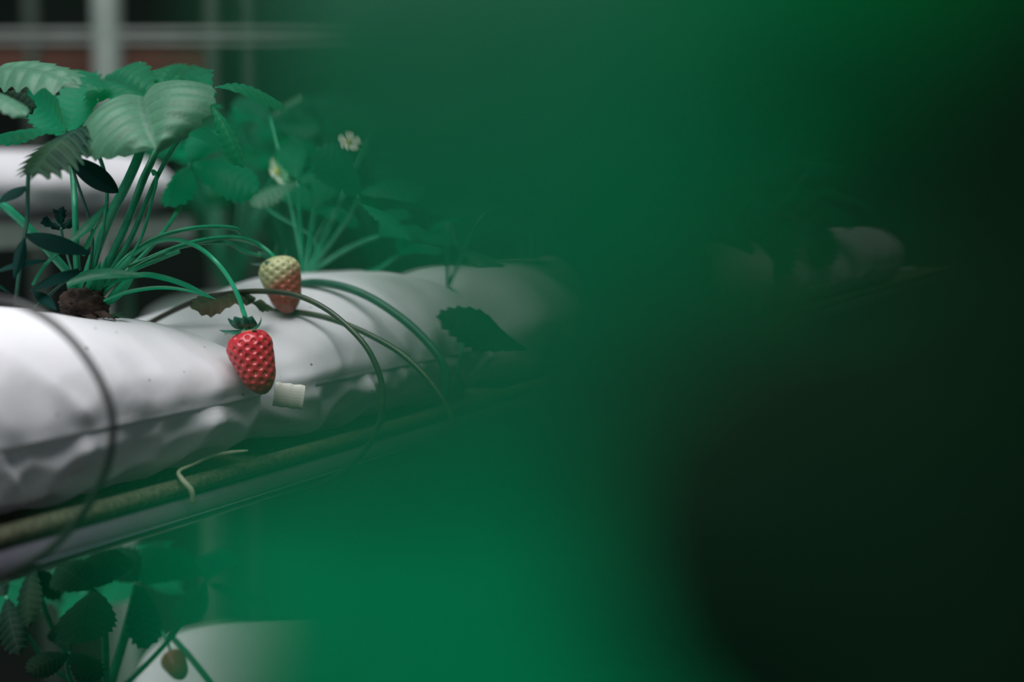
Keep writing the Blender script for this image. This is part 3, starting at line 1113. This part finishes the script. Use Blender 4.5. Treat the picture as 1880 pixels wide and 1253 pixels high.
flower((646, 260, 1.02), 44, (.1, .5, .8), 'small white flower above the big toothed drooping leaf')
flower((511, 314, 1.03), 50, (.75, .25, .6), 'white flower left of the drooping leaf, above the half ripe berry')

# plant whose dark leaf hangs over the end of the second bag
plant3 = empty('strawberry_plant', ROW.at(.305, -.06, .04), 'strawberry plant whose dark toothed leaf hangs at the second bag end', 'strawberry plant', G_PL)
c3 = plant3.location.copy()
add_leaf(plant3, [c3, P(925, 620, 1.06), P(968, 643, .985)], .0014, [((968, 645, .985), (806, 582, .945), (-.15, .45, .88), 110, dict(droop=.6, tooth=.035, teeth=10, wave=.04, mat='leaf_dark'))])
add_leaf(plant3, [c3, c3 + Vector((.0, -.01, .05)), P(850, 455, 1.15)], .0014, [((848, 452, 1.15), (1010, 575, 1.13), (.1, .8, .6), 90, dict(mat='leaf_pale')), ((848, 452, 1.15), (900, 380, 1.2), (0, .7, .7), 90), ((850, 450, 1.15), (780, 420, 1.2), (0, .7, .7), 80)])
add_leaf(plant3, [c3, P(850, 620, .99), P(842, 690, .97)], .0012, [((842, 688, .97), (848, 735, .965), (.2, .2, .9), 30, dict(mat='leaf_dark'))])
add_leaf(plant3, [c3, c3 + Vector((.03, .0, .06)), P(990, 430, 1.16)], .0014, [((990, 430, 1.16), (1080, 470, 1.16), (.1, .7, .6), 80), ((990, 430, 1.16), (1020, 350, 1.22), (0, .6, .8), 90), ((990, 430, 1.16), (920, 400, 1.22), (0, .6, .8), 90)])

gen_plant(ROW.at(.50, -.085, .052), 'strawberry plant on the third bag, seen faintly through the blurred gap', G_PL, seed=21, size=.06)
plant4 = gen_plant(ROW.at(.66, -.085, .052), 'strawberry plant at the far end of the third bag, behind blurred leaf', G_PL, seed=22, size=.06)
c4 = plant4.location.copy()
for k, (b5, tips) in enumerate((((1090, 470, 1.36), ((1010, 500, 1.30), (1080, 560, 1.27), (1150, 520, 1.32))),
                                ((1210, 455, 1.48), ((1130, 480, 1.40), (1200, 545, 1.38), (1275, 500, 1.45))))):
    add_leaf(plant4, [c4, c4 + (P(*b5) - c4) * .5 + Vector((0, 0, .02)), P(*b5)], .0015, [(b5, t5, (-.1, .6, .8), 110, dict(droop=.7)) for t5 in tips])
plant5 = gen_plant(ROW.at(.95, -.085, .052), 'strawberry plant on the fourth bag, teal leaves in the blurred gap', G_PL, seed=23, size=.06)
c5 = plant5.location.copy()
for k, (b5, tips) in enumerate((((1290, 430, 1.62), ((1190, 470, 1.56), (1270, 530, 1.52), (1360, 480, 1.58))),
                                ((1400, 415, 1.74), ((1330, 470, 1.64), (1420, 520, 1.60), (1490, 440, 1.70))),
                                ((1490, 400, 1.86), ((1440, 470, 1.78), (1500, 500, 1.74), (1560, 395, 1.90))))):
    add_leaf(plant5, [c5, c5 + (P(*b5) - c5) * .5 + Vector((0, 0, .02)), P(*b5)], .0015, [(b5, t5, (-.1, .6, .8), 105, dict(droop=.7, mat=('leaf' if j else 'leaf_dark'))) for j, t5 in enumerate(tips)])
gen_plant(ROW.at(1.16, -.085, .052), 'strawberry plant just before the last pale bag in the gap', G_PL, seed=24, size=.055)

# ------------------------------------------------------------------ raised bench behind, at the left
BACK = Row(P(335, 350, 1.50))
grow_bag('grow_bag', BACK, -.95, 0, -.07, .08, lambda s: .038, lambda s: .024, M['film_far'], 'blurred white grow bag on the raised bench behind the large plant', 'white grow bags on the raised bench',
         seed=31, ns=90, nt=56, seam=False, t1=.06)
bb = empty('bench', Vector((BACK.at(0, -.07, 0).x, BACK.at(0, -.07, 0).y, 0)), 'raised bench behind, under the blurred white bag', 'bench')
v, f, u = merge(box(BACK, -1.0, .01, -.15, .005, -.034, -.028), box(BACK, -1.0, .01, -.002, .005, -.052, -.028))
link_mesh('tray', v, f, M['steel'], root=bb, smooth=False)
for s in (-.9, -.02):
    p = BACK.at(s, -.07, 0)
    v, f, u = tube([Vector((p.x, p.y, 0)), Vector((p.x, p.y, p.z - .03))], .012, 12, 2)
    link_mesh('leg', v, f, M['steel'], root=bb)
BACK2 = Row(P(420, 625, 1.62))
grow_bag('grow_bag', BACK2, 0, 1.5, -.07, .08, lambda s: .045, lambda s: .026, M['film_far'], 'white bag of the second bench, hidden behind its leafy plants', 'white grow bags on the second bench',
         seed=33, ns=60, nt=48, seam=False, t1=.06)
bb = empty('bench', Vector((BACK2.at(0, -.07, 0).x, BACK2.at(0, -.07, 0).y, 0)), 'second bench behind the half ripe berry, under leafy plants', 'bench')
v, f, u = box(BACK2, 0, 1.5, -.15, .005, -.042, -.032)
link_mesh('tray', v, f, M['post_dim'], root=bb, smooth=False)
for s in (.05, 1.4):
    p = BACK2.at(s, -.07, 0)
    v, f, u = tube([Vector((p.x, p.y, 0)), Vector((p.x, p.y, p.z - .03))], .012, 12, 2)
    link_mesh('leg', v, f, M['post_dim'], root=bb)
G_BP = 'strawberry plants on the second bench'
proto = gen_plant(BACK2.at(.07, -.05, .042), 'dark blurred strawberry plant just right of the large plant stalks', G_BP, seed=41, nleaf=17, height=.235, spread=.15, size=.078)
for k, (s, rz, lb) in enumerate(((.24, 1.1, 'dark blurred strawberry plant behind the white flower'),
                                 (.44, 2.3, 'blurred second-bench strawberry plant behind the drooping toothed leaf'),
                                 (.68, 4.0, 'second-bench strawberry plant deep in the blurred green'),
                                 (.95, 5.2, 'second-bench strawberry plant far off, behind the close leaf'),
                                 (1.28, .4, 'farthest second-bench strawberry plant, behind the close leaf'))):
    c = copy_tree(proto)
    c.location = BACK2.at(s, -.07, .042)
    c.rotation_euler.z = rz
    c['label'] = lb

# ------------------------------------------------------------------ lower tier, bottom left
LOW = Row(P(225, 1335, 1.02), 82)
grow_bag('grow_bag', LOW, 0, .21, -.07, .085, lambda s: .045, lambda s: .035, M['film_far'], 'white grow bag of the lower tier in the bottom left corner', 'white grow bags on the lower tier',
         seed=51, ns=100, nt=60, seam=False, t0=.10)
lb_ = empty('bench', Vector((LOW.at(0, -.07, 0).x, LOW.at(0, -.07, 0).y, 0)), 'lower tier bench beneath the bottom white bag', 'bench')
v, f, u = box(LOW, -.6, .28, -.15, .01, -.044, -.037)
link_mesh('tray', v, f, M['steel'], root=lb_, smooth=False)
for s in (-.5, .2):
    p = LOW.at(s, -.07, 0)
    v, f, u = tube([Vector((p.x, p.y, 0)), Vector((p.x, p.y, p.z - .04))], .012, 12, 2)
    link_mesh('leg', v, f, M['steel'], root=lb_)

G_LP = 'strawberry plants on the lower tier'
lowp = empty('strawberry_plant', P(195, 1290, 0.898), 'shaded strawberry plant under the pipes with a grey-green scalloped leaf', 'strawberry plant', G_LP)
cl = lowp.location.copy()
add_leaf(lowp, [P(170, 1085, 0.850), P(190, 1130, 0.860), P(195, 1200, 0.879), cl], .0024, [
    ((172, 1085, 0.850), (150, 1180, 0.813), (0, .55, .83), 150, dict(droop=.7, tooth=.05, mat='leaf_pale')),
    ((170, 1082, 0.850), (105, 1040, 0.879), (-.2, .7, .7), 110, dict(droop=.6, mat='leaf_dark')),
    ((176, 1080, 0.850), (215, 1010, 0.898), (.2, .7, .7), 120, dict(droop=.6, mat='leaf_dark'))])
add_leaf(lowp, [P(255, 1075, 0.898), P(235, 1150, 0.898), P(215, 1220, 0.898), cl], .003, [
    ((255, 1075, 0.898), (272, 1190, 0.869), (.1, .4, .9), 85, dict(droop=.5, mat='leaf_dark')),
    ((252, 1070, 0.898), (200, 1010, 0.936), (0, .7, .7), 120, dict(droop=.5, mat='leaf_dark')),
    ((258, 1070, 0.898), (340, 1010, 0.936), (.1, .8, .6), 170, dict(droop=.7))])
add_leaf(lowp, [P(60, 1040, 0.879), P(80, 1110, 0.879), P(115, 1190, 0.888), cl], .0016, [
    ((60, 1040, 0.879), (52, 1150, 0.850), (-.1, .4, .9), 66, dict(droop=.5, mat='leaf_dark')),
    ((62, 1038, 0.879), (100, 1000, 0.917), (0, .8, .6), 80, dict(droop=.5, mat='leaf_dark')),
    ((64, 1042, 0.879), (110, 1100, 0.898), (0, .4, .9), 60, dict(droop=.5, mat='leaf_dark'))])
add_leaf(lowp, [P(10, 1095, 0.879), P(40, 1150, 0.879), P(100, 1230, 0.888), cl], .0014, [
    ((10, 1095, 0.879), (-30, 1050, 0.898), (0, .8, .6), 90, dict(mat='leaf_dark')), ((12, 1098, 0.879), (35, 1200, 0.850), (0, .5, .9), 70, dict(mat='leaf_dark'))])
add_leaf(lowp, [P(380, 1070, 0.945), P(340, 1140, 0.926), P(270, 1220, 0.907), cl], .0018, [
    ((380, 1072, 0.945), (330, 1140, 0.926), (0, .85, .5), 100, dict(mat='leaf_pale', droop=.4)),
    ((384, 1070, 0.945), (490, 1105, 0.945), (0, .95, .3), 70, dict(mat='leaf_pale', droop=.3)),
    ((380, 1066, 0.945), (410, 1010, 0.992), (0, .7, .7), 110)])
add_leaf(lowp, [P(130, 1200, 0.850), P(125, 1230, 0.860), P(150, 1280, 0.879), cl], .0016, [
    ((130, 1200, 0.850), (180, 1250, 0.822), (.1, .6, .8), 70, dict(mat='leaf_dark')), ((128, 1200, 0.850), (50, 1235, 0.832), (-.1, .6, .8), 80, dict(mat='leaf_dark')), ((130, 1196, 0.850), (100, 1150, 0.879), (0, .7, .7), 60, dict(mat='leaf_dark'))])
pl = gen_plant(P(130, 1120, 1.16), 'pale-leaved strawberry plant on the lower tier, glimpsed just under the pipes', G_LP, nleaf=5, height=.035, spread=.06, size=.06, seed=61)
# strawberry half hidden on the lower bag
st = tube([P(300, 1160, .97), P(312, 1185, .965), P(313, 1196, .965), P(315, 1206, .965)], .001, 8, 5)
strawberry('strawberry', P(313, 1200, .965), P(338, 1246, .950), 46 / FPX * .965, M['ripe'], M['achene'], 'small red strawberry at the bottom edge, on the lower white bag', st, n_seed=70, res=(40, 48))
v, f, u = tube([P(318, 1170, 1.0), P(350, 1205, .98), P(395, 1262, .96), P(430, 1310, .95)], .0022, 10, 8)
tag(link_mesh('dark_hose', v, f, M['stem_dark']), 'dark thin hose slanting across the lower white bag', 'hose')

# ------------------------------------------------------------------ greenhouse behind
fl = Row(Vector((0, 0, 0)), 0)
v, f, u = box(Row(Vector((0, 0, 0)), 0), -1.5, 6, -4, 5, -.05, 0)
tag(link_mesh('floor', v, f, M['floor'], smooth=False), 'dark ground cover on the greenhouse floor', None, kind='structure')
v, f, u = box(Row(Vector((0, 0, 0)), 0), 4.6, 4.7, -4, 5, 0, 3.2)
tag(link_mesh('wall_back', v, f, M['backwall'], smooth=False), 'dark netting wall at the far end', None, kind='structure')


def post(x, d, wpx, label, mat='steel'):
    p = P(x, 350, d)
    r = wpx / FPX * d * .5
    v, f, u = tube([Vector((p.x, p.y, 0)), Vector((p.x, p.y, 1.5)), Vector((p.x, p.y, 3.1))], r, 20, 4)
    return tag(link_mesh('greenhouse_post', v, f, M[mat]), label, 'post', 'greenhouse posts')


post(206, 2.1, 56, 'thick pale green post standing behind the large plant')
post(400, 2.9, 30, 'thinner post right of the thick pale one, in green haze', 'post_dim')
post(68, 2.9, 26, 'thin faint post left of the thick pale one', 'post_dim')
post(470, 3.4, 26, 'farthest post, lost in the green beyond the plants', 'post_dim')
for y, r, lb in ((60, .0045, 'upper grey irrigation line crossing behind the posts'), (76, .0035, 'lower grey irrigation line crossing behind the posts')):
    v, f, u = tube([P(-600, y + 3, 2.07), P(200, y, 2.07), P(2400, y - 3, 2.07)], r, 10, 8)
    tag(link_mesh('irrigation_line', v, f, M['cable']), lb, 'hose', 'irrigation lines')
for k, (y0, y1, d, lb) in enumerate(((92, 150, 2.9, 'brown timber board behind the leaf tops at upper left'),)):
    a, b = P(-900, y1, d), P(400, y0, d)
    rw = Row(Vector((a.x, a.y, 0)), 90)
    v, f, u = box(rw, 0, (b.x - a.x), -.02, .02, a.z, b.z + 0)
    tag(link_mesh('timber_board', v, f, M['brown'], smooth=False), lb, 'board')

# ------------------------------------------------------------------ plant right in front of the lens
if FOREGROUND:
    fg = empty('strawberry_plant', P(1500, 2600, .20), 'very close blurred strawberry plant, its leaves veiling most of the picture', 'strawberry plant')
    cf_ = fg.location.copy()

    def near(stalk, leaflets):
        add_leaf(fg, stalk, .0014, leaflets)
    near([P(2150, 420, .118), P(2300, 900, .13), P(2100, 1800, .17), cf_], [
        ((2150, 215, .120), (450, 45, .100), (-.25, .15, .95), 1010, dict(shape='obovate', droop=.6, arch=.25, fold=.05, teeth=9, tooth=.025, asym=(1.12, 1.0))),
        ((2150, 490, .112), (215, 1095, .094), (-.25, -.28, .92), 960, dict(shape='ovate', droop=.5, arch=.25, fold=.05, teeth=9, tooth=.025, asym=(1.0, .91))),
        ((2300, 330, .125), (1560, -330, .13), (-.3, .1, .95), 900, dict(droop=.6, tooth=.03)),
    ])
    near([P(2000, 1250, .12), P(2100, 1700, .15), cf_], [
        ((2050, 1200, .125), (330, 1370, .115), (-.1, -.25, .95), 780, dict(droop=.5, tooth=.03)),
        ((2050, 1200, .12), (2300, 500, .13), (-.6, .2, .75), 900, dict(droop=.6)),
        ((2060, 1180, .15), (1300, 860, .15), (-.1, -.3, .95), 700, dict(droop=.5, tooth=.03, mat='leaf_dark')),  # dark colour stands in for shade at the lower right
    ])
    near([P(2400, 700, .13), P(2350, 1400, .15), P(2200, 1900, .18), cf_], [
        ((2400, 600, .13), (1180, 570, .170), (0, 1, .05), 1500, dict(droop=.4)),  # level blade hidden behind the lower leaf, added to shade it
        ((2400, 600, .12), (3000, 500, .10), (0, 1, .05), 1300, dict(droop=.4)),
    ])
    # leaflets in front at the right, their dark colour standing in for shade
    near([P(2020, 2000, .105), P(2050, 2400, .14), P(1800, 2600, .18), cf_], [
        ((2050, 1950, .104), (1370, 515, .088), (-.1, -.40, .95), 1480, dict(droop=.3, arch=.25, tooth=.02, mat='leaf_dark')),
        ((2500, 110, .105), (1330, 275, .09), (-.1, -.4, .95), 330, dict(droop=.3, arch=.25, tooth=.02, mat='leaf_dark')),
        ((2080, 1950, .106), (1960, -150, .09), (-.1, -.4, .95), 900, dict(droop=.3, arch=.25, tooth=.02, mat='leaf_dark')),
    ])
    # unseen leaves added above the frame to shade the close ones below
    near([P(2500, -300, .13), P(2600, 900, .15), P(2300, 1800, .18), cf_], [
        ((2500, -350, .13), (1000, -420, .12), (0, 1, .1), 1600, dict(droop=.5)),
        ((2500, -380, .14), (1400, -600, .21), (0, 1, .1), 1300, dict(droop=.5)),
        ((9000, -3600, .03), (1500, -3700, .03), (0, 1, 0), 7500, dict(droop=.4)),
        ((2500, -400, .12), (1700, -1400, .06), (0, 1, .1), 2000, dict(droop=.5)),
    ])
    near([P(3000, -700, .13), P(2900, 900, .15), P(2400, 1800, .18), cf_], [  # more unseen leaves added overhead for their shade
        ((3000, -750, .13), (1500, -1000, .15), (0, 1, .1), 1500, dict(droop=.5)),
        ((3000, -780, .14), (3400, -700, .20), (0, 1, .1), 1300, dict(droop=.5)),
        ((3000, -700, .12), (2600, 100, .10), (-.5, 1, .1), 1500, dict(droop=.5)),
    ])

# ------------------------------------------------------------------ light
w = bpy.data.worlds.new('world')
S.world = w
w.use_nodes = True
bg = w.node_tree.nodes['Background']
bg.inputs[0].default_value = (.62, .80, .78, 1)
bg.inputs[1].default_value = .10


def area(name, loc, target, size, energy, col, size_y=None):
    ld = bpy.data.lights.new(name, 'AREA')
    ld.shape = 'RECTANGLE'
    ld.size = size
    ld.size_y = size_y or size
    ld.energy = energy
    ld.color = col
    o = bpy.data.objects.new(name, ld)
    COL.objects.link(o)
    o.location = loc
    d = (Vector(target) - Vector(loc)).normalized()
    o.rotation_euler = d.to_track_quat('-Z', 'Y').to_euler()
    return o


area('roof_daylight', (-.5, .1, 3.1), (-.1, .75, 1.2), 2.0, 80, (1, .985, 1))

S.view_settings.view_transform = 'Standard'
S.view_settings.look = 'None'
S.view_settings.gamma = 1
S.view_settings.use_curve_mapping = False
S.view_settings.exposure = 0.14
